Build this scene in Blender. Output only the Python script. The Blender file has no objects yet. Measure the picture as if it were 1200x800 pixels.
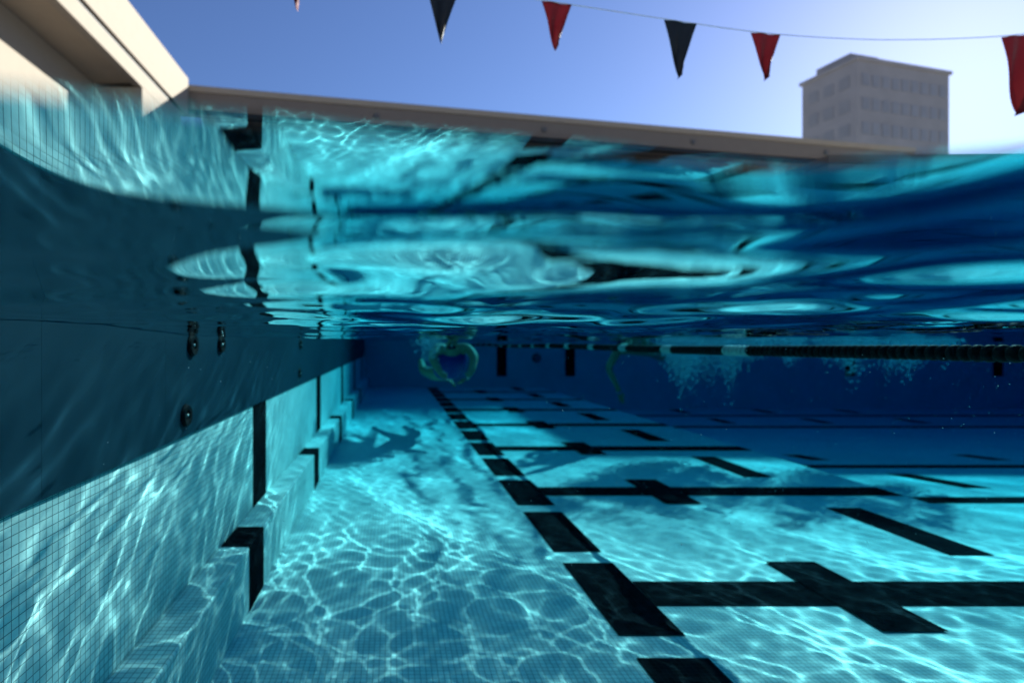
import bpy, bmesh, math, random
import numpy as np
from mathutils import Vector, Matrix
random.seed(7)
R = math.radians
sc = bpy.context.scene
COL = sc.collection

# ---------------------------------------------------------------- constants
EYE = -0.045                      # lens height, water plane at z = 0
DEPTH = 1.15                      # eye to floor
FLOOR = EYE - DEPTH
WALL = -0.743                     # left wall face
LEDGE_X, LEDGE_Z = -0.615, EYE - 0.874
FAR = 13.7
RIGHT = 18.0
BACK = -5.0
STEP = 3.86                       # where the floor drops to the deep part
AZ, EL = math.atan2(1.086, 1.0), math.atan(0.603 / math.hypot(1, 1.086))
SUN = Vector((math.sin(AZ) * math.cos(EL), math.cos(AZ) * math.cos(EL), math.sin(EL)))

# ---------------------------------------------------------------- helpers
def tag(o, label=None, cat=None, group=None, kind=None):
    if label: o['label'] = label
    if cat: o['category'] = cat
    if group: o['group'] = group
    if kind: o['kind'] = kind
    return o

def link(name, me, mat, parent=None, receive=False):
    o = bpy.data.objects.new(name, me)
    COL.objects.link(o)
    if mat is not None and not me.materials: me.materials.append(mat)
    if parent is not None: o.parent = parent
    if receive: o.cycles.is_caustics_receiver = True
    return o

def empty(name, loc=(0, 0, 0), rz=0):
    o = bpy.data.objects.new(name, None)
    COL.objects.link(o); o.location = loc; o.rotation_euler = (0, 0, rz)
    o.empty_display_size = 0.1
    return o

def bm_box(bm, x0, x1, y0, y1, z0, z1, M=None):
    vs = [bm.verts.new(v) for v in ((x0,y0,z0),(x1,y0,z0),(x1,y1,z0),(x0,y1,z0),(x0,y0,z1),(x1,y0,z1),(x1,y1,z1),(x0,y1,z1))]
    if M is not None:
        for v in vs: v.co = M @ v.co
    for f in ((0,3,2,1),(4,5,6,7),(0,1,5,4),(1,2,6,5),(2,3,7,6),(3,0,4,7)):
        bm.faces.new([vs[i] for i in f])
    return vs

def done(name, bm, mat, parent=None, bevel=0, smooth=False, receive=False):
    if bevel:
        bmesh.ops.bevel(bm, geom=list(bm.edges), offset=bevel, segments=2, affect='EDGES', profile=0.5)
    bmesh.ops.recalc_face_normals(bm, faces=bm.faces)
    me = bpy.data.meshes.new(name); bm.to_mesh(me); bm.free()
    if smooth:
        for p in me.polygons: p.use_smooth = True
    return link(name, me, mat, parent, receive)

def box(name, x0, x1, y0, y1, z0, z1, mat, parent=None, bevel=0, receive=False):
    bm = bmesh.new(); bm_box(bm, x0, x1, y0, y1, z0, z1)
    return done(name, bm, mat, parent, bevel, receive=receive)

def bm_tube(bm, pts, r, n=8):
    rings = []
    for i, p in enumerate(pts):
        p = Vector(p)
        d = (Vector(pts[min(i+1, len(pts)-1)]) - Vector(pts[max(i-1, 0)])).normalized()
        a = d.orthogonal().normalized(); 
        if abs(d.z) < .9: a = d.cross(Vector((0,0,1))).normalized()
        b = d.cross(a)
        rr = r[i] if hasattr(r, '__len__') else r
        rings.append([bm.verts.new(p + (a*math.cos(t) + b*math.sin(t))*rr) for t in [2*math.pi*k/n for k in range(n)]])
    for A, B in zip(rings, rings[1:]):
        for k in range(n): bm.faces.new((A[k], A[(k+1)%n], B[(k+1)%n], B[k]))
    bm.faces.new(rings[0][::-1]); bm.faces.new(rings[-1])

# ---------------------------------------------------------------- materials
def mat(name):
    m = bpy.data.materials.new(name); m.use_nodes = True
    nt = m.node_tree; nt.nodes.clear()
    out = nt.nodes.new('ShaderNodeOutputMaterial')
    return m, nt, out

def math_node(nt, op, a, b=None, c=None, clamp=False):
    n = nt.nodes.new('ShaderNodeMath'); n.operation = op; n.use_clamp = clamp
    for i, v in enumerate((a, b, c)):
        if v is None: continue
        if isinstance(v, (int, float)): n.inputs[i].default_value = v
        else: nt.links.new(v, n.inputs[i])
    return n.outputs[0]

def plain(name, col, rough=0.7, var=0.12, scale=8.0, spec=0.3, metallic=0.0, bump=0.0, translucent=0.0):
    m, nt, out = mat(name)
    b = nt.nodes.new('ShaderNodeBsdfPrincipled')
    tc = nt.nodes.new('ShaderNodeTexCoord')
    nz = nt.nodes.new('ShaderNodeTexNoise'); nz.inputs['Scale'].default_value = scale; nz.inputs['Detail'].default_value = 6
    nt.links.new(tc.outputs['Object'], nz.inputs['Vector'])
    mx = nt.nodes.new('ShaderNodeMix'); mx.data_type = 'RGBA'
    mx.inputs[6].default_value = tuple(c*(1-var) for c in col) + (1,)
    mx.inputs[7].default_value = tuple(min(1, c*(1+var)) for c in col) + (1,)
    nt.links.new(nz.outputs['Fac'], mx.inputs[0])
    nt.links.new(mx.outputs[2], b.inputs['Base Color'])
    b.inputs['Roughness'].default_value = rough
    b.inputs['Specular IOR Level'].default_value = spec
    b.inputs['Metallic'].default_value = metallic
    if bump:
        bp = nt.nodes.new('ShaderNodeBump'); bp.inputs['Strength'].default_value = bump; bp.inputs['Distance'].default_value = .01
        nt.links.new(nz.outputs['Fac'], bp.inputs['Height']); nt.links.new(bp.outputs[0], b.inputs['Normal'])
    if translucent:
        t = nt.nodes.new('ShaderNodeBsdfTranslucent'); nt.links.new(mx.outputs[2], t.inputs['Color'])
        ms = nt.nodes.new('ShaderNodeMixShader'); ms.inputs[0].default_value = translucent
        nt.links.new(b.outputs[0], ms.inputs[1]); nt.links.new(t.outputs[0], ms.inputs[2])
        nt.links.new(ms.outputs[0], out.inputs['Surface'])
    else:
        nt.links.new(b.outputs[0], out.inputs['Surface'])
    return m

def tile(name, col, grout, size=0.0206, gw=0.045, var=0.09, rough=0.5, spec=.08):
    """square mosaic laid in world space, grout lines on every face whatever way it looks"""
    m, nt, out = mat(name)
    g = nt.nodes.new('ShaderNodeNewGeometry')
    sc_ = nt.nodes.new('ShaderNodeVectorMath'); sc_.operation = 'SCALE'; sc_.inputs['Scale'].default_value = 1.0/size
    nt.links.new(g.outputs['Position'], sc_.inputs[0])
    off = nt.nodes.new('ShaderNodeVectorMath'); off.operation = 'ADD'; off.inputs[1].default_value = (.31, .17, .43)
    nt.links.new(sc_.outputs[0], off.inputs[0])
    p = nt.nodes.new('ShaderNodeSeparateXYZ'); nt.links.new(off.outputs[0], p.inputs[0])
    n = nt.nodes.new('ShaderNodeSeparateXYZ'); nt.links.new(g.outputs['True Normal'], n.inputs[0])
    lines = None
    for k in range(3):
        fr = math_node(nt, 'FRACT', p.outputs[k])
        d = math_node(nt, 'ABSOLUTE', math_node(nt, 'SUBTRACT', fr, 0.5))
        ln = math_node(nt, 'GREATER_THAN', d, 0.5 - gw)
        facing = math_node(nt, 'LESS_THAN', math_node(nt, 'ABSOLUTE', n.outputs[k]), 0.7)
        ln = math_node(nt, 'MULTIPLY', ln, facing)
        lines = ln if lines is None else math_node(nt, 'MAXIMUM', lines, ln)
    fl = nt.nodes.new('ShaderNodeVectorMath'); fl.operation = 'FLOOR'
    nt.links.new(off.outputs[0], fl.inputs[0])
    wn = nt.nodes.new('ShaderNodeTexWhiteNoise'); wn.noise_dimensions = '3D'
    # keep the flat axis from flickering: blank the component along the normal
    msk = nt.nodes.new('ShaderNodeCombineXYZ')
    for k in range(3):
        nt.links.new(math_node(nt, 'LESS_THAN', math_node(nt, 'ABSOLUTE', n.outputs[k]), 0.7), msk.inputs[k])
    mv = nt.nodes.new('ShaderNodeVectorMath'); mv.operation = 'MULTIPLY'
    nt.links.new(fl.outputs[0], mv.inputs[0]); nt.links.new(msk.outputs[0], mv.inputs[1])
    nt.links.new(mv.outputs[0], wn.inputs['Vector'])
    nz = nt.nodes.new('ShaderNodeTexNoise'); nz.inputs['Scale'].default_value = 1.7; nz.inputs['Detail'].default_value = 5
    nt.links.new(g.outputs['Position'], nz.inputs['Vector'])
    v = math_node(nt, 'ADD', math_node(nt, 'MULTIPLY', math_node(nt, 'SUBTRACT', wn.outputs['Value'], .5), var*2),
                  math_node(nt, 'MULTIPLY', math_node(nt, 'SUBTRACT', nz.outputs['Fac'], .5), .32))
    v = math_node(nt, 'ADD', v, 1.0)
    cs = nt.nodes.new('ShaderNodeVectorMath'); cs.operation = 'SCALE'; cs.inputs[0].default_value = col
    nt.links.new(v, cs.inputs['Scale'])
    mx = nt.nodes.new('ShaderNodeMix'); mx.data_type = 'RGBA'
    nt.links.new(lines, mx.inputs[0]); nt.links.new(cs.outputs[0], mx.inputs[6]); mx.inputs[7].default_value = grout + (1,)
    b = nt.nodes.new('ShaderNodeBsdfPrincipled'); b.inputs['Roughness'].default_value = rough
    b.inputs['Specular IOR Level'].default_value = spec
    nt.links.new(mx.outputs[2], b.inputs['Base Color'])
    nt.links.new(b.outputs[0], out.inputs['Surface'])
    return m

M = {}
M['tile'] = tile('pale_pool_tile', (.52, .69, .67), (.12, .18, .19))
M['dark_tile'] = tile('black_pool_tile', (.007, .009, .012), (.018, .022, .025), var=.35, rough=.9, spec=.0)
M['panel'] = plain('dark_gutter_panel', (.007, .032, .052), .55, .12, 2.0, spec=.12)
M['concrete'] = plain('pale_concrete', (.5, .48, .44), .85, bump=.3)
M['coping'] = plain('coping_stone', (.55, .53, .48), .7, bump=.2)
M['stucco'] = plain('cream_stucco', (.25, .21, .17), .9, .06, 3, bump=.2)
M['fascia'] = plain('taupe_fascia', (.165, .13, .105), .8, .08, 2)
M['soffit'] = plain('brown_soffit', (.30, .24, .18), .9, .1, 2)
M['slit'] = plain('dark_gasket', (.02, .02, .022), .6)
M['glass_dark'] = plain('dark_window_glass', (.04, .05, .06), .15, .2, .5, spec=.6)
M['tower'] = plain('grey_concrete_panel', (.22, .205, .215), .85, .2, .3)  # sun glare over the tower put into its colour as a paler grey
M['tower_glass'] = plain('tower_window_glass', (.185, .178, .19), .4, .2, .4, spec=.3)  # glass tone brought close to the wall's, haze put into the colour
M['metal'] = plain('bolt_metal', (.12, .11, .10), .5, metallic=.6)
M['red'] = plain('red_pennant_cloth', (.17, .014, .022), .65, .15, 20, translucent=.05)
M['black'] = plain('black_pennant_cloth', (.008, .012, .02), .6, .1, 20, translucent=.2)
M['cord'] = plain('white_cord', (.5, .5, .5), .7)
M['rope_black'] = plain('black_plastic', (.007, .007, .009), .6, spec=.12)
M['rope_pale'] = plain('pale_plastic', (.35, .42, .40), .4, spec=.4)
M['fitting'] = plain('black_rubber_fitting', (.006, .007, .009), .7, spec=.1)
M['screw'] = plain('steel_screw', (.6, .6, .6), .3, metallic=1)
M['skin'] = plain('skin', (.27, .21, .13), .6, .08, 12)
M['navy'] = plain('navy_swimsuit', (.012, .016, .17), .6, .15, 14)
M['capm'] = plain('navy_swim_cap', (.01, .015, .06), .35)
M['bubble'] = plain('silvery_bubble', (.9, .92, .93), .3, .03, spec=.5, translucent=.6)
nt = M['bubble'].node_tree; o_ = nt.nodes['Material Output']; src = o_.inputs['Surface'].links[0].from_socket
tr = nt.nodes.new('ShaderNodeBsdfTransparent'); mx_ = nt.nodes.new('ShaderNodeMixShader'); mx_.inputs[0].default_value = .5
nt.links.new(src, mx_.inputs[1]); nt.links.new(tr.outputs[0], mx_.inputs[2]); nt.links.new(mx_.outputs[0], o_.inputs['Surface'])
M['speck'] = plain('pale_speck', (.9, .9, .88), .6, translucent=.5)

# ---------------------------------------------------------------- water surface
rw = random.Random(77)
WAVES = []
def add_waves(n, l0, l1, slope, spread=math.pi, base=0.0, dest=None):
    for i in range(n):
        lam = l0 * (l1/l0)**((i + rw.random())/n)
        th = base + rw.uniform(-spread, spread)
        k = 2*math.pi/lam
        (WAVES if dest is None else dest).append((k*math.cos(th), k*math.sin(th), slope/k/math.sqrt(n)*1.41, rw.uniform(0, 6.28)))
add_waves(6, 1.3, 2.6, .026)
add_waves(9, .5, 1.1, .040)
add_waves(12, .18, .4, .028)
add_waves(16, .07, .16, .018)
CHOP = []                          # livelier chop round the viewer, where he stirs the water
rw = random.Random(7)
add_waves(11, .10, .42, .050, .55, math.pi/2, CHOP)
add_waves(6, .12, .35, .016, math.pi, 0, CHOP)
FINE = []                          # small broken ripples a little way out
add_waves(14, .06, .12, .012, math.pi, 0, FINE)
def lerp_tab(x, tab):
    if x <= tab[0][0]: return tab[0][1]
    for (a, p), (b, q) in zip(tab, tab[1:]):
        if x <= b: 
            t = (x-a)/(b-a); return p + (q-p)*t
    return tab[-1][1]
EDGE = [(-.2, .088), (-.0686, .092), (-.043, .102), (0, .1133), (.05, .123), (.0985, .139), (.14, .132), (.2, .122)]
def height(x, y):
    s = 0.0
    far = 1 - .78*np.clip((y - 3.0)/1.2, 0, 1); far = far*(1 - .5*np.clip((x - 1.3)/.8, 0, 1))
    for kx, ky, a, ph in WAVES:
        w = a*np.sin(kx*x + ky*y + ph)
        k2 = kx*kx + ky*ky
        s = s + (w if k2 < 30 else w*(.45 + .55*far) if k2 < 110 else w*far)
    q = 0.0
    for kx, ky, a, ph in CHOP: q = q + a*np.sin(kx*x + ky*y + ph)
    f = 0.0
    for kx, ky, a, ph in FINE: f = f + a*np.sin(kx*x + ky*y + ph)
    s = s + f*np.clip((y - 1.0)/.6, 0, 1)*np.clip((3.6 - y)/.7, 0, 1)*np.clip((x + .25)/.3, 0, 1)*np.clip((2.0 - x)/.6, 0, 1)
    g = np.clip((1.75 - y)/.7, 0, 1)*np.clip((x - WALL)/.5, 0, 1)*np.clip((3.5 - x)/1.5, 0, 1)
    s = s + q*g*g*(3 - 2*g)
    u = np.clip(y/1.5, 0, 1)                              # one low swell falling away from the viewer
    s = s - .014*np.sin(math.pi*u)**2*np.clip(x/.3 + .6, 0, 1)*np.clip((5 - x)/2, 0, 1)
    t = np.clip((np.hypot(x, y) - .09)/.22, 0, 1); t = t*t*(3-2*t)
    c = np.clip((x - WALL)/.8, 0, 1)                      # the wall calms the water beside it
    return s*(.06 + .94*t)*(.75 + .25*c)
def grid_line(lo, hi, c0, c1, fine):
    """coordinates from lo to hi: step FINE inside [c0, c1], growing outside"""
    pts = []; v = c0
    while v < c1: pts.append(v); v += fine
    pts.append(c1); v = c1; s = fine
    while v < hi - s: 
        s = min(.038, max(fine, fine + .0035*(v-c1))); v += s; pts.append(min(v, hi))
    if pts[-1] < hi: pts.append(hi)
    pre = []; v = c0; s = fine
    while v > lo + s:
        s = min(.05, max(fine, fine + .009*(c0-v))); v -= s; pre.append(max(v, lo))
    if not pre or pre[-1] > lo: pre.append(lo)
    return pre[::-1] + pts
xs = grid_line(WALL - .02, RIGHT + .02, -.2, .2, .005)
ys = grid_line(BACK - .02, FAR + .02, -.2, .12, .005)
nx, ny = len(xs), len(ys)
rows = []
XS = np.array(xs); EX = np.array([lerp_tab(x, EDGE) for x in xs])
for y in ys:
    w = 0 if y < 0 else (1 if y <= .12 else max(0, 1-(y-.12)/.5))
    w = w*w*(3-2*w) if y > .12 else min(1, max(0, y/.12))
    YY = y + (EX - .12)*w
    rows.append(np.stack([XS, YY, height(XS, YY)], 1))
verts = np.concatenate(rows).tolist()
faces = []
for j in range(ny-1):
    for i in range(nx-1):
        if -.2 - 1e-6 <= xs[i] and xs[i+1] <= .2 + 1e-6 and ys[j] >= -.2 - 1e-6 and ys[j+1] <= .12 + 1e-6: continue
        a = j*nx + i
        faces.append((a, a+1, a+nx+1, a+nx))
me = bpy.data.meshes.new('water_surface'); me.from_pydata(verts, [], faces); me.update()
me.polygons.foreach_set('use_smooth', [True]*len(me.polygons))
m, nt, out = mat('clear_water')
gl = nt.nodes.new('ShaderNodeBsdfGlass'); gl.inputs['IOR'].default_value = 1.333; gl.inputs['Roughness'].default_value = 0
nt.links.new(gl.outputs[0], out.inputs['Surface'])
water = link('water_surface', me, m)
water.cycles.is_caustics_caster = True
tag(water, 'rippled underside of the pool water mirroring the tiles', None, None, 'structure')

# the body of the water: absorbs red first, so far things turn blue
m, nt, out = mat('pool_water_depth')
pv = nt.nodes.new('ShaderNodeVolumeAbsorption')
DENS = .62
ABS = (.50, .074, .027)      # per metre
pv.inputs['Density'].default_value = 1.0*max(ABS)
pv.inputs['Color'].default_value = tuple(1 - a/max(ABS) for a in ABS) + (1,)
nt.links.new(pv.outputs[0], out.inputs['Volume'])
hz = box('haze', WALL - .15, RIGHT + .15, BACK - .15, FAR + .15, -2.2, .035, m)
tag(hz, kind='stuff')

# ---------------------------------------------------------------- pool shell
def sheet(name, quads, mt, parent=None, receive=True, thick=.12):
    bm = bmesh.new()
    for q in quads:
        top = [bm.verts.new(p) for p in q]; bot = [bm.verts.new((p[0], p[1], p[2]-thick)) for p in q]
        bm.faces.new(top); bm.faces.new(bot[::-1])
        for k in range(4): bm.faces.new((top[k], bot[k], bot[(k+1)%4], top[(k+1)%4]))
    return done(name, bm, mt, parent, receive=receive)
def deep(y): return FLOOR - .01 - min(.55, max(0, .078*(y-3.34)))
bm = bmesh.new()
bm_box(bm, WALL - .3, STEP, BACK - .3, FAR + .3, FLOOR - .9, FLOOR)
fl = done('pool_floor', bm, M['tile'], receive=True); tag(fl, kind='structure')
ysd = [BACK - .3, 3.34, 10.5, FAR + .3]
bm = bmesh.new(); prof = []
for y in ysd:
    prof.append([bm.verts.new((STEP, y, deep(y))), bm.verts.new((RIGHT+.3, y, deep(y))), bm.verts.new((RIGHT+.3, y, FLOOR-.9)), bm.verts.new((STEP, y, FLOOR-.9))])
for A, B in zip(prof, prof[1:]):
    for k in range(4): bm.faces.new((A[k], A[(k+1)%4], B[(k+1)%4], B[k]))
bm.faces.new(prof[0]); bm.faces.new(prof[-1][::-1])
fd = done('deep_floor', bm, M['tile'], receive=True); tag(fd, kind='structure')

def marking(name, x0, x1, y0, y1, parent, dz=.004, zf=None):
    zf = zf or (lambda y: FLOOR)
    bm = bmesh.new(); n = 1 if zf(y0) == zf(y1) else 6
    for i in range(n):
        a, b = y0 + (y1-y0)*i/n, y0 + (y1-y0)*(i+1)/n
        v = [bm.verts.new(p) for p in ((x0, a, zf(a)+dz), (x1, a, zf(a)+dz), (x1, b, zf(b)+dz), (x0, b, zf(b)+dz))]
        bm.faces.new(v)
    return done(name, bm, M['dark_tile'], parent, receive=True)
BAR0, BARS = 2.42, 1.665
PER = BARS/2
for k in range(-1, 14):                      # segmented lane line
    c = 2.41 + PER*k
    if c + .35 < FAR: marking('lane_line_segment', .888, 1.152, c-.343, c+.343, fl)
for k in range(0, 7):                        # cross bars, with a short cross arm where they meet the second column
    c = BAR0 + BARS*k
    marking('cross_bar', 1.154, STEP - .006, c-.118, c+.118, fl)
    marking('cross_arm', 1.95, 2.21, c-.33, c+.34, fl, .008)
    if c + 1.2 < FAR: marking('short_dash', 3.02, 3.26, c+.43, c+1.25, fl)
for k in range(0, 7):
    c = BAR0 + BARS*k
    marking('cross_bar', STEP + .15, RIGHT - .01, c-.11, c+.11, fd, .004, deep)
    if c + 1.2 < FAR:
        for x in (4.95, 7.1, 9.2, 11.3): marking('short_dash', x, x+.24, c+.47, c+1.2, fd, .004, deep)

# left wall: dark gutter panels along the water line, mosaic below
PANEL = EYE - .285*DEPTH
lw = empty('pool_side_wall', (WALL, 4, 0))
def under(o, parent):
    o.parent = parent; o.matrix_parent_inverse = parent.matrix_basis.inverted(); return o
tag(lw, 'left side wall: dark panels along the water line, pale mosaic below, a ledge at its foot', 'pool wall')
under(box('wall', WALL - .3, WALL, BACK - .3, FAR + .3, FLOOR + .002, .045, M['tile'], receive=True), lw)
under(box('ledge', WALL + .0005, LEDGE_X, BACK + .001, FAR - .001, FLOOR + .001, LEDGE_Z, M['tile'], bevel=.006, receive=True), lw)
for y0, y1 in ((.38, .66), (2.80, 3.08), (5.13, 5.42), (7.6, 7.88), (10.1, 10.38), (12.5, 12.78)):
    under(box('tile_band', WALL - .01, WALL + .004, y0, y1, LEDGE_Z + .001, PANEL - .002, M['dark_tile'], receive=True), lw)
for y0, y1 in ((.4, .65), (2.26, 2.50), (4.13, 4.38), (6.1, 6.34), (8.0, 8.25), (9.9, 10.14)):
    under(box('ledge_band', WALL + .006, LEDGE_X + .004, y0, y1, FLOOR + .002, LEDGE_Z + .004, M['dark_tile'], receive=True), lw)

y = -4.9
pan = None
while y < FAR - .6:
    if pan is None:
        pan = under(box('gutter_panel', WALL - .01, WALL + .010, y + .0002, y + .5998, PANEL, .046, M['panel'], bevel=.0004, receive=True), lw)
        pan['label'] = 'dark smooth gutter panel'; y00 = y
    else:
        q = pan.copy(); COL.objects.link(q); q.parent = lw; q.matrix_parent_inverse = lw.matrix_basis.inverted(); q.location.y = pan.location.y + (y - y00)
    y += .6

def fitting(y, z, rad):
    t = empty('wall_inlet', (WALL + .012, y, z))
    bm = bmesh.new()
    prof = [(0.0, .004), (rad*.45, .004), (rad*.5, .010), (rad*.85, .012), (rad, .003), (rad, -.004)]
    rings = []
    for r_, h in prof:
        rings.append([bm.verts.new((h, math.cos(a)*r_, math.sin(a)*r_)) for a in [2*math.pi*k/28 for k in range(28)]] if r_ > 0 else [bm.verts.new((h, 0, 0))])
    for A, B in zip(rings, rings[1:]):
        for k in range(28):
            if len(A) == 1: bm.faces.new((A[0], B[k], B[(k+1)%28]))
            else: bm.faces.new((A[k], B[k], B[(k+1)%28], A[(k+1)%28]))
    done('cover_ring', bm, M['fitting'], t, receive=True)
    bm = bmesh.new(); bmesh.ops.create_uvsphere(bm, u_segments=10, v_segments=6, radius=.005, matrix=Matrix.Translation((.007, 0, 0)))
    done('screw', bm, M['screw'], t, smooth=True, receive=True)
    return t
G = 'round black fittings in the shaded left wall'  # the wall is dark here by its gutter panels' own colour
tag(fitting(1.92, -.052, .042), 'larger, nearer one of the pair of round black fittings just under the water line', 'wall inlet', G)
tag(fitting(2.24, -.050, .037), 'smaller, farther one of the pair of round black fittings just under the water line', 'wall inlet', G)
tag(fitting(1.86, -.30, .040), 'round black fitting alone below the pair, just above the lower edge of the dark panels', 'wall inlet', G)
tag(fitting(4.17, -.055, .037), 'far round black fitting just under the water line beyond the pair', 'wall inlet', G)
tag(fitting(4.13, -.28, .037), 'far round black fitting low on the dark panels near the second tile band', 'wall inlet', G)

# far wall, right wall, near wall
fw = empty('pool_end_wall', (8, FAR, 0))
tag(fw, 'dark blue far end wall of the pool with black target marks below the water line', 'pool wall')
under(box('wall', WALL - .3, RIGHT + .3, FAR, FAR + .3, FLOOR - .85, .16, M['tile'], receive=True), fw)
for x in (2.84, 4.62, 11.9, 15.75):
    under(box('target_mark', x-.13, x+.13, FAR - .006, FAR + .05, EYE - .86, EYE - .05, M['dark_tile'], receive=True), fw)
for x in (3.75, 13.2):
    bm = bmesh.new(); bmesh.ops.create_cone(bm, cap_ends=True, segments=24, radius1=.13, radius2=.11, depth=.04, matrix=Matrix.Translation((x, FAR-.02, EYE-.38)) @ Matrix.Rotation(R(90), 4, 'X'))
    under(done('underwater_lamp', bm, M['glass_dark'], None, receive=True), fw)
rwl = box('pool_right_wall', RIGHT, RIGHT + .3, BACK - .3, FAR - .002, FLOOR - .85, .16, M['tile'], receive=True)
tag(rwl, 'far right side wall of the pool', 'pool wall')
nw = box('pool_near_wall', WALL + .002, RIGHT - .002, BACK - .3, BACK, FLOOR - .85, .16, M['tile'], receive=True)
tag(nw, 'pool end wall behind the viewer', 'pool wall')

cop = empty('pool_coping', (WALL, 4, .05))
tag(cop, 'stone coping along the left edge of the pool', 'coping')
y = BACK - .3; i = 0
while y < FAR + .2:
    under(box('coping_stone', WALL - .55, WALL + .035, y + .0015, min(y + 1.0, FAR + .3) - .0015, .05, .16, M['coping'], bevel=.004, receive=True), cop)
    y += 1.0
# ground with the pool opening
bm = bmesh.new(); BIG = 900
for (a, b, c, d) in ((-BIG, WALL - .5, -BIG, BIG), (RIGHT + .28, BIG, -BIG, BIG), (WALL - .5, RIGHT + .28, -BIG, BACK - .28), (WALL - .5, RIGHT + .28, FAR + .28, BIG)):
    bm_box(bm, a, b, c, d, .05, .152)
gr = done('ground', bm, M['concrete']); tag(gr, kind='structure')

# ---------------------------------------------------------------- lane rope
rope = empty('lane_rope', (1.9, 4, -.085))
tag(rope, 'long lane rope of black discs floating under the water surface on the right', 'lane rope')
def disc_bm(bm, x, y, z, r, w, n=14):
    prof = [(-w/2, r*.35), (-w*.45, r*.86), (-w*.2, r), (w*.2, r), (w*.45, r*.86), (w/2, r*.35)]
    rings = [[bm.verts.new((x + math.cos(a)*rr, y + h, z + math.sin(a)*rr)) for a in [2*math.pi*k/n for k in range(n)]] for h, rr in prof]
    for A, B in zip(rings, rings[1:]):
        for k in range(n): bm.faces.new((A[k], A[(k+1)%n], B[(k+1)%n], B[k]))
    bm.faces.new(rings[0]); bm.faces.new(rings[-1][::-1])
def rope_z(y): return -.083 + .006*math.sin(y*1.3)
def run(name, y0, y1, mt):
    bm = bmesh.new(); yy = y0
    while yy < y1 - 1e-4:
        disc_bm(bm, 1.9, yy + .0175, rope_z(yy), .028, .026); yy += .035
    under(done(name, bm, mt, None, smooth=True, receive=True), rope)
bm = bmesh.new(); bm_tube(bm, [(1.9, yy*.5, rope_z(yy*.5)) for yy in range(-10, 28)], .006, 6)
under(done('cable', bm, M['rope_black'], None, receive=True), rope)
run('black_disc_run', -3, 2.80, M['rope_black']); run('pale_disc_run', 2.80, 3.01, M['rope_pale'])
yy = 3.01; dark = True
while yy < 12.5:
    L = .55 if dark else .14
    run('black_disc_run' if dark else 'pale_disc_run', yy, yy + L, M['rope_black'] if dark else M['rope_pale'])
    yy += L; dark = not dark

# ---------------------------------------------------------------- pennants
FY = 3.0
SAG = [(-3.6, 2.95), (-2, 2.48), (-.6, 2.16), (.27, 2.0), (.93, 1.895), (1.65, 1.785), (2.13, 1.712), (2.8, 1.675), (3.56, 1.70), (5, 1.95), (8, 2.5), (18.6, 3.1)]
def sag(x):
    # smooth through the table
    h = .25
    return (lerp_tab(x-h, SAG) + 2*lerp_tab(x, SAG) + lerp_tab(x+h, SAG))/4
cord = empty('pennant_line', (-3.6, FY, .152))
tag(cord, 'thin pennant cord strung across the pool between two poles', 'flag line')
bm = bmesh.new(); bm_tube(bm, [(-3.6 + 22.2*i/150, FY, sag(-3.6 + 22.2*i/150)) for i in range(151)], .0022, 6)
under(done('cord', bm, M['cord'], None, smooth=True), cord)
for x in (-3.6, 18.6):
    bm = bmesh.new(); bm_tube(bm, [(x, FY, .152), (x, FY, 1.6), (x, FY, sag(x)+.05)], [.03, .025, .022], 12)
    under(done('pole', bm, M['screw'], None, smooth=True), cord)
def pennant(x, w, L, mt, lean, curl, label, drop=0):
    bm = bmesh.new(); n, mrow = 8, 12; z0 = sag(x) - .002 + drop
    t = Vector((x, FY, z0))
    g = []
    for j in range(mrow + 1):
        v = j/mrow; row = []
        for i in range(n + 1):
            u = (i/n - .5)
            ww = w*(1 - v)**1.12 + .006
            px = u*ww + lean*v*L
            slope = (sag(x+.1)-sag(x-.1))/.2
            pz = -v*L + u*w*slope*(1-v)
            py = curl*math.sin(v*4.5 + u*4)*v*.8 + .014*math.sin(u*10 + v*3)*(.3 + v)
            row.append(bm.verts.new((px, py, pz)))
        g.append(row)
    for a, b in zip(g, g[1:]):
        for i in range(n): bm.faces.new((a[i], a[i+1], b[i+1], b[i]))
    bmesh.ops.solidify(bm, geom=list(bm.faces), thickness=.0012)
    o = done('pennant', bm, mt, None, smooth=True); o.location = t
    return tag(o, label, 'flag', 'pennants hanging from the cord over the pool')
pennant(-.555, .16, .30, M['red'], .03, .02, 'red pennant whose tip only pokes in at the top edge, nearest the cream building')
pennant(.285, .20, .335, M['black'], -.03, .03, 'big black pennant hanging lowest from the top edge, left of the first whole red pennant')
pennant(.935, .165, .27, M['red'], -.02, .05, 'bright red pennant with a curling tip between the two black pennants')
pennant(1.64, .178, .32, M['black'], -.03, .03, 'black pennant between the two red pennants in the middle of the cord')
pennant(2.125, .16, .262, M['red'], .0, .02, 'dull red pennant just left of the grey tower')
pennant(3.56, .17, .45, M['red'], .02, .05, 'red pennant in the glare at the right edge beyond the tower')

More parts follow.
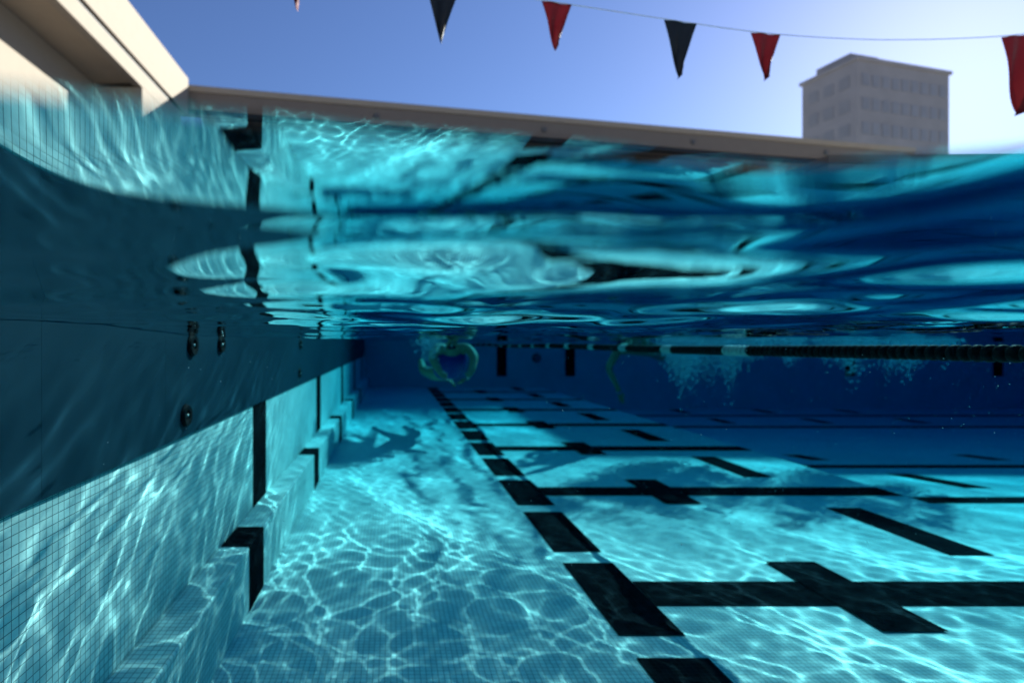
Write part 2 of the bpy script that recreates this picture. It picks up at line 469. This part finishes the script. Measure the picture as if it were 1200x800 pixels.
# ---------------------------------------------------------------- buildings
lb = empty('poolside_building', (-14, 15, .152))
tag(lb, 'cream building at upper left with a deep fascia, dark slit and brown soffit', 'building')
X0 = -9.3
under(box('fascia', X0 - .35, X0, -8, 24.0, 10.28, 12.0, M['stucco'], bevel=.03), lb)
under(box('fascia_slit', X0 - .34, X0 - .12, -7.9, 23.0, 10.1, 10.28, M['slit']), lb)
under(box('lower_fascia', X0 - .35, X0 - .04, -8, 23.2, 9.5, 10.1, M['stucco'], bevel=.03), lb)
under(box('soffit', -11.2, X0 - .351, -8, 19.6, 9.62, 9.8, M['soffit']), lb)
under(box('end_beam', -11.6, X0 - .02, 19.6, 23.98, 8.3, 9.49, M['stucco'], bevel=.03), lb)
under(box('wall', -30, -11.1, -8, 19.59, .153, 9.6, M['stucco']), lb)
under(box('roof', -30, X0 - .36, -8, 23.9, 9.82, 11.7, M['fascia']), lb)
ang = math.atan2(30.5 - 24.3, 23.3 + 9.4)
cb = empty('pool_canopy', (-9.4, 24.3, .152), ang)
tag(cb, 'long low flat roofed building behind the pool with a taupe fascia beam', 'building')
Lc = 42
def rb(name, x0, x1, y0, y1, z0, z1, mt, bevel=0):
    bm = bmesh.new(); bm_box(bm, x0, x1, y0, y1, z0 - .152, z1 - .152); return done(name, bm, mt, cb, bevel)
rb('upper_trim', -2.4, Lc, -.06, .4, 11.55, 11.85, M['soffit'], .02)
rb('fascia', -2.4, Lc, 0, .45, 10.72, 11.545, M['fascia'], .02)
rb('drip_edge', -2.4, Lc, .03, .42, 10.5, 10.715, M['slit'])
rb('roof', .3, Lc, .46, 9, 10.9, 11.6, M['fascia'])
rb('wall', 1, Lc - .5, 2.2, 9, .153, 10.89, M['stucco'])
for i in range(9):
    bm = bmesh.new(); bmesh.ops.create_cone(bm, cap_ends=True, segments=16, radius1=.16, radius2=.13, depth=.06, matrix=Matrix.Translation((4.3 + i*8.9/2, -.03, 11.12 - .152)) @ Matrix.Rotation(R(90), 4, 'X'))
    if i % 2: done('bolt', bm, M['metal'], cb)
    else: bm.free()

# tower
tw = empty('office_tower', (66, 74.8, .152), math.atan2(79.1 - 74.8, 83.6 - 66))
tag(tw, 'grey high rise block against the glare of the sun at upper right', 'building')
W, D, H = 18.1, 7.85, 40.0
bm = bmesh.new(); bm_box(bm, 0, W, 0, D, 0, H); done('wall', bm, M['tower'], tw)
for row in range(7, 11):
    z = 2 + row*3.45
    for k in range(9):
        bm = bmesh.new(); bm_box(bm, .9 + k*1.9, 2.2 + k*1.9, -.06, .1, z, z + 1.7); done('window', bm, M['tower_glass'], tw)
    for k in range(3):
        bm = bmesh.new(); bm_box(bm, -.06, .1, 1.0 + k*2.2, 2.4 + k*2.2, z, z + 1.7); done('window', bm, M['tower_glass'], tw)
bm = bmesh.new(); bm_box(bm, -.3, W + .3, -.3, D + .3, H, H + .5); done('parapet', bm, M['tower'], tw, .05)
bm = bmesh.new(); bm_box(bm, 3, 8.5, 3, 8, H + .5, H + 3); done('lift_housing', bm, M['tower'], tw, .05)

shade_blk = empty('shade_block', (12.1, 14.6, .152))  # unseen block, added only to throw shade over the right of the pool
tag(shade_blk, 'added low block, unseen behind the far right end of the pool, casting shade on it', 'building')
for nm, a in (('wall', (0, 22, 0, 6, 0, 4.75)), ('roof', (-.05, 22.3, -.05, 6.3, 4.752, 5.0))):
    bm = bmesh.new(); bm_box(bm, *a); done(nm, bm, M['stucco'] if nm == 'wall' else M['fascia'], shade_blk)
for k in range(6):
    bm = bmesh.new(); bm_box(bm, 1.5 + k*3.4, 3.2 + k*3.4, -.04, .1, 2.4, 3.6); done('window', bm, M['glass_dark'], shade_blk)

# ---------------------------------------------------------------- people
def skin_mesh(name, pts, edges, radii, mt, parent, root=0, sub=2, receive=True):
    me = bpy.data.meshes.new(name); me.from_pydata(pts, edges, [])
    o = bpy.data.objects.new(name, me); COL.objects.link(o)
    sk = o.modifiers.new('Skin', 'SKIN'); sk.use_smooth_shade = True
    for i, r in enumerate(radii):
        v = me.skin_vertices[0].data[i]; v.radius = (r, r) if not hasattr(r, '__len__') else r; v.use_root = (i == root)
    ss = o.modifiers.new('Sub', 'SUBSURF'); ss.levels = sub; ss.render_levels = sub
    dg = bpy.context.evaluated_depsgraph_get(); dg.update()
    nm = bpy.data.meshes.new_from_object(o.evaluated_get(dg))
    bpy.data.objects.remove(o)
    nm.name = name; nm.materials.clear()
    for p in nm.polygons: p.use_smooth = True
    return link(name, nm, mt, parent, receive)

def join_meshes(objs):
    """merge OBJS (same parent, identity transforms) into the first"""
    bm = bmesh.new()
    for o in objs: bm.from_mesh(o.data)
    bm.to_mesh(objs[0].data); bm.free()
    for o in objs[1:]: bpy.data.objects.remove(o)
    return objs[0]

def hand_parts(w, direction, side, parent):
    """palm end W, fingers along DIRECTION"""
    d = Vector(direction).normalized(); a = d.cross(Vector((0, 0, 1))).normalized() * side; n = a.cross(d)
    out_ = []
    for k, (L, off) in enumerate(((.075, -.03), (.085, -.01), (.08, .01), (.062, .03))):
        b = Vector(w) + d*.03 + a*off; 
        p = [b, b + d*(.04 + L*.4), b + d*(.04 + L*.75) + n*.008, b + d*(.04 + L) + n*.02]
        out_.append(skin_mesh('finger', p, [(0,1),(1,2),(2,3)], [.010, .009, .008, .007], None, parent, sub=1))
    b = Vector(w) + a*-.025
    p = [b, b - a*.03 + d*.03, b - a*.05 + d*.06]
    out_.append(skin_mesh('thumb', p, [(0,1),(1,2)], [.012, .010, .008], None, parent, sub=1))
    return out_

def swimmer(loc, rz, label, pose):
    t = empty('person', loc, rz)
    tag(t, label, 'person')
    J = pose
    names = list(J['p'].keys()); idx = {n: i for i, n in enumerate(names)}
    pts = [J['p'][n][0] for n in names]; rad = [J['p'][n][1] for n in names]
    eds = [(idx[a], idx[b]) for a, b in J['e']]
    body = skin_mesh('body', pts, eds, rad, M['skin'], t, root=idx['pelvis'])
    extra = []
    for s, sd in (('l', -1), ('r', 1)):
        w = Vector(J['p']['hand_' + s][0]); e = Vector(J['p']['wrist_' + s][0])
        extra += hand_parts(w, (w - e), sd, t)
    # face: nose, ears, eyes sockets as small forms joined with the body
    hc = Vector(J['head']); fd_ = Vector(J['face']).normalized(); up = Vector(J['up']).normalized(); sx = fd_.cross(up)
    bm = bmesh.new()
    bmesh.ops.create_uvsphere(bm, u_segments=20, v_segments=14, radius=.1)
    Mh = Matrix((( sx.x, fd_.x, up.x, hc.x), (sx.y, fd_.y, up.y, hc.y), (sx.z, fd_.z, up.z, hc.z), (0, 0, 0, 1)))
    for v in bm.verts:
        c = v.co; c.x *= .76 * (1 - .18*max(0, -c.z/.1)); c.y *= .95; c.z *= 1.2
        if c.z < -.03 and c.y > 0: c.y += .008
        v.co = Mh @ c
    for (px, py, pz, sx_, sy_, sz_) in ((0, .1, -.012, .013, .02, .022), (-.077, 0, -.01, .01, .02, .03), (.077, 0, -.01, .01, .02, .03), (0, .09, -.055, .025, .012, .008)):
        bmesh.ops.create_uvsphere(bm, u_segments=10, v_segments=8, radius=1, matrix=Mh @ Matrix.Translation((px, py, pz)) @ Matrix.Diagonal((sx_, sy_, sz_, 1)))
    hd = done('head', bm, None, t, smooth=True, receive=True)
    join_meshes([body, hd] + extra)
    # cap and goggles
    bm = bmesh.new(); bmesh.ops.create_uvsphere(bm, u_segments=20, v_segments=14, radius=.1)
    dele = [v for v in bm.verts if v.co.z < .02 - v.co.y*.0 and not (v.co.y < -.02 and v.co.z > -.06)]
    bmesh.ops.delete(bm, geom=dele, context='VERTS')
    for v in bm.verts: 
        c = v.co*1.05; c.x *= .79; c.y *= .97; c.z *= 1.22; v.co = Mh @ c
    done('swim_cap', bm, M['capm'], t, smooth=True, receive=True)
    bm = bmesh.new()
    for s in (-1, 1): bmesh.ops.create_uvsphere(bm, u_segments=10, v_segments=8, radius=1, matrix=Mh @ Matrix.Translation((s*.032, .088, .012)) @ Matrix.Diagonal((.024, .014, .016, 1)))
    done('goggles', bm, M['fitting'], t, smooth=True, receive=True)
    sp = J['suit']; 
    skin_mesh('swimsuit', [p for p, r in sp], [(i, i+1) for i in range(len(sp)-1)], [r for p, r in sp], M['navy'], t)
    return t

breast = dict(
    p=dict(pelvis=((0, .48, -.41), (.15, .12)), waist=((0, .33, -.33), (.15, .11)), chest=((0, .18, -.20), (.17, .125)), neck0=((0, .05, -.07), .075), neck=((0, -.02, .02), .06),
           sh_l=((-.19, .08, -.09), .065), el_l=((-.26, -.08, -.22), .056), wrist_l=((-.19, -.22, -.38), .042), hand_l=((-.12, -.26, -.44), (.042, .02)),
           sh_r=((.19, .08, -.09), .065), el_r=((.25, -.08, -.21), .056), wrist_r=((.18, -.22, -.37), .042), hand_r=((.11, -.26, -.43), (.042, .02)),
           hip_l=((-.10, .70, -.46), .095), knee_l=((-.22, 1.08, -.42), .062), ank_l=((-.2, 1.45, -.30), .04), toe_l=((-.2, 1.62, -.32), .03),
           hip_r=((.10, .70, -.46), .095), knee_r=((.22, 1.08, -.42), .062), ank_r=((.2, 1.45, -.30), .04), toe_r=((.2, 1.62, -.32), .03)),
    e=(('pelvis','waist'),('waist','chest'),('chest','neck0'),('neck0','neck'),('chest','sh_l'),('sh_l','el_l'),('el_l','wrist_l'),('wrist_l','hand_l'),
       ('chest','sh_r'),('sh_r','el_r'),('el_r','wrist_r'),('wrist_r','hand_r'),('pelvis','hip_l'),('hip_l','knee_l'),('knee_l','ank_l'),('ank_l','toe_l'),
       ('pelvis','hip_r'),('hip_r','knee_r'),('knee_r','ank_r'),('ank_r','toe_r')),
    head=(0, -.07, .12), face=(0, -1, -.05), up=(0, -.05, 1),
    suit=[((0, .56, -.43), (.18, .15)), ((0, .34, -.36), (.21, .16)), ((0, .17, -.22), (.235, .20)), ((0, .08, -.12), (.20, .15))])
swimmer((.72, 6.3, 0), R(4), 'swimmer in navy suit, arms bent under the chest, above the black segmented floor line', breast)

crawl = dict(
    p=dict(pelvis=((0, .62, -.14), (.14, .11)), waist=((0, .42, -.14), (.125, .10)), chest=((0, .18, -.14), (.16, .115)), neck0=((0, .0, -.11), .07), neck=((0, -.08, -.09), .06),
           sh_l=((-.19, .04, -.14), .062), el_l=((-.26, -.1, -.38), .045), wrist_l=((-.2, .02, -.62), .03), hand_l=((-.19, .05, -.69), (.018, .042)),
           sh_r=((.19, .04, -.10), .062), el_r=((.24, -.25, .02), .045), wrist_r=((.22, -.5, -.04), .03), hand_r=((.22, -.57, -.06), (.042, .018)),
           hip_l=((-.09, .70, -.16), .09), knee_l=((-.12, 1.1, -.26), .06), ank_l=((-.1, 1.5, -.20), .04), toe_l=((-.1, 1.68, -.2), .028),
           hip_r=((.09, .70, -.16), .09), knee_r=((.12, 1.12, -.16), .06), ank_r=((.1, 1.52, -.08), .04), toe_r=((.1, 1.7, -.08), .028)),
    e=breast['e'], head=(0, -.2, -.09), face=(0, -.5, -1), up=(0, -1, .5),
    suit=[((0, .72, -.16), (.155, .125)), ((0, .58, -.14), (.15, .12)), ((0, .50, -.14), (.14, .115))])
swimmer((2.98, 6.55, .02), R(-50), 'crawl swimmer half hidden behind the lane rope and bubbles, one arm reaching down', crawl)

# ---------------------------------------------------------------- bubbles and specks
def cloud(name, spots, mt, seed, sub=1):
    rr = random.Random(seed); bm = bmesh.new()
    base = bmesh.new(); bmesh.ops.create_icosphere(base, subdivisions=sub, radius=1)
    bv = [v.co.copy() for v in base.verts]; bf = [[v.index for v in f.verts] for f in base.faces]; base.free()
    V, F = [], []
    for (p, r) in spots:
        o = len(V); V += [(p[0]+v.x*r, p[1]+v.y*r, p[2]+v.z*r) for v in bv]; F += [[o+i for i in f] for f in bf]
    me = bpy.data.meshes.new(name); me.from_pydata(V, [], F); me.update()
    for p in me.polygons: p.use_smooth = True
    bm.free()
    return link(name, me, mt, None, True)
rb_ = random.Random(3)
def plume(cx, cy, w, d, depth, n, r0=.003, r1=.011, columns=7):
    cols = [(rb_.uniform(-w, w), rb_.uniform(-d, d), rb_.uniform(.35, 1)*depth, rb_.uniform(.05, .13)) for _ in range(columns)]
    out_ = []
    for _ in range(n):
        a, b, dd, s = rb_.choice(cols)
        z = -abs(rb_.gauss(0, .5))*dd; k = max(.25, 1 + z/dd*.6)
        out_.append(((cx + a + rb_.gauss(0, s)*k, cy + b + rb_.gauss(0, s)*k, min(-.012, z)), rb_.uniform(r0, r1)*(.6 if rb_.random() < .7 else 1.2)))
    return out_
tag(cloud('bubbles', plume(3.2, 5.5, .52, .22, .46, 10000, columns=10), M['bubble'], 1), 'pale cloud of air bubbles around the crawl swimmer', 'bubbles', None, 'stuff')
tag(cloud('bubbles', plume(4.45, 5.2, .95, .25, .33, 9000, columns=16), M['bubble'], 2), 'thin trail of bubbles under the lane rope on the right', 'bubbles', None, 'stuff')
tag(cloud('bubbles', plume(.42, 6.25, .16, .2, .32, 500, columns=4), M['bubble'], 3), 'small froth of bubbles at the arm of the navy suited swimmer', 'bubbles', None, 'stuff')
sp = []
for _ in range(1500):
    y = rb_.uniform(.9, 6); x = rb_.uniform(-.7*y, 1.25*y); z = EYE - rb_.uniform(.0, 1)*min(1.1, .45*y) 
    if x < WALL + .03: continue
    if x < 1.0 and rb_.random() < .6: continue
    sp.append(((x, y, min(-.03, z)), rb_.uniform(.0007, .0015)*(.5 + .3*y)))
tag(cloud('suspended_specks', sp, M['speck'], 4), 'fine pale specks drifting in the water', 'specks', None, 'stuff')

# ---------------------------------------------------------------- light
w = bpy.data.worlds.new('World'); sc.world = w; w.use_nodes = True
nt = w.node_tree; nt.nodes.clear()
sky = nt.nodes.new('ShaderNodeTexSky'); sky.sky_type = 'NISHITA'; sky.sun_disc = False
sky.sun_elevation = EL; sky.sun_rotation = AZ
sky.air_density = 1.0; sky.dust_density = .25; sky.ozone_density = 5.0
bg = nt.nodes.new('ShaderNodeBackground'); bg.inputs['Strength'].default_value = .05
wo = nt.nodes.new('ShaderNodeOutputWorld')
tint = nt.nodes.new('ShaderNodeMix'); tint.data_type = 'RGBA'; tint.blend_type = 'MULTIPLY'; tint.inputs[0].default_value = 1
tint.inputs[7].default_value = (.80, .73, .86, 1)
nt.links.new(sky.outputs[0], tint.inputs[6]); nt.links.new(tint.outputs[2], bg.inputs[0]); nt.links.new(bg.outputs[0], wo.inputs[0])
ld = bpy.data.lights.new('sun', 'SUN'); ld.energy = 5.0; ld.angle = R(.8); ld.color = (1, .95, .87)
ld.cycles.is_caustics_light = True
lo = bpy.data.objects.new('sun', ld); COL.objects.link(lo)
lo.rotation_euler = SUN.to_track_quat('Z', 'Y').to_euler()

# ---------------------------------------------------------------- camera
cd = bpy.data.cameras.new('camera'); cam = bpy.data.objects.new('camera', cd); COL.objects.link(cam)
cam.location = (0, 0, EYE); cam.rotation_euler = (R(90), 0, 0)
cd.sensor_width = 36; cd.lens = 36*617/1200
cd.shift_x = (600-460)/1200; cd.shift_y = 2/1200
cd.clip_start = .01; cd.clip_end = 3000
cd.dof.use_dof = True; cd.dof.focus_distance = 1.0; cd.dof.aperture_fstop = cd.lens/7.5
sc.camera = cam
sc.view_settings.view_transform = 'Standard'; sc.view_settings.look = 'None'
sc.view_settings.exposure = 1.85; sc.view_settings.gamma = 1; sc.view_settings.use_curve_mapping = False
c = sc.cycles
c.max_bounces = 12; c.transmission_bounces = 10; c.glossy_bounces = 8; c.diffuse_bounces = 3
c.sample_clamp_indirect = 6
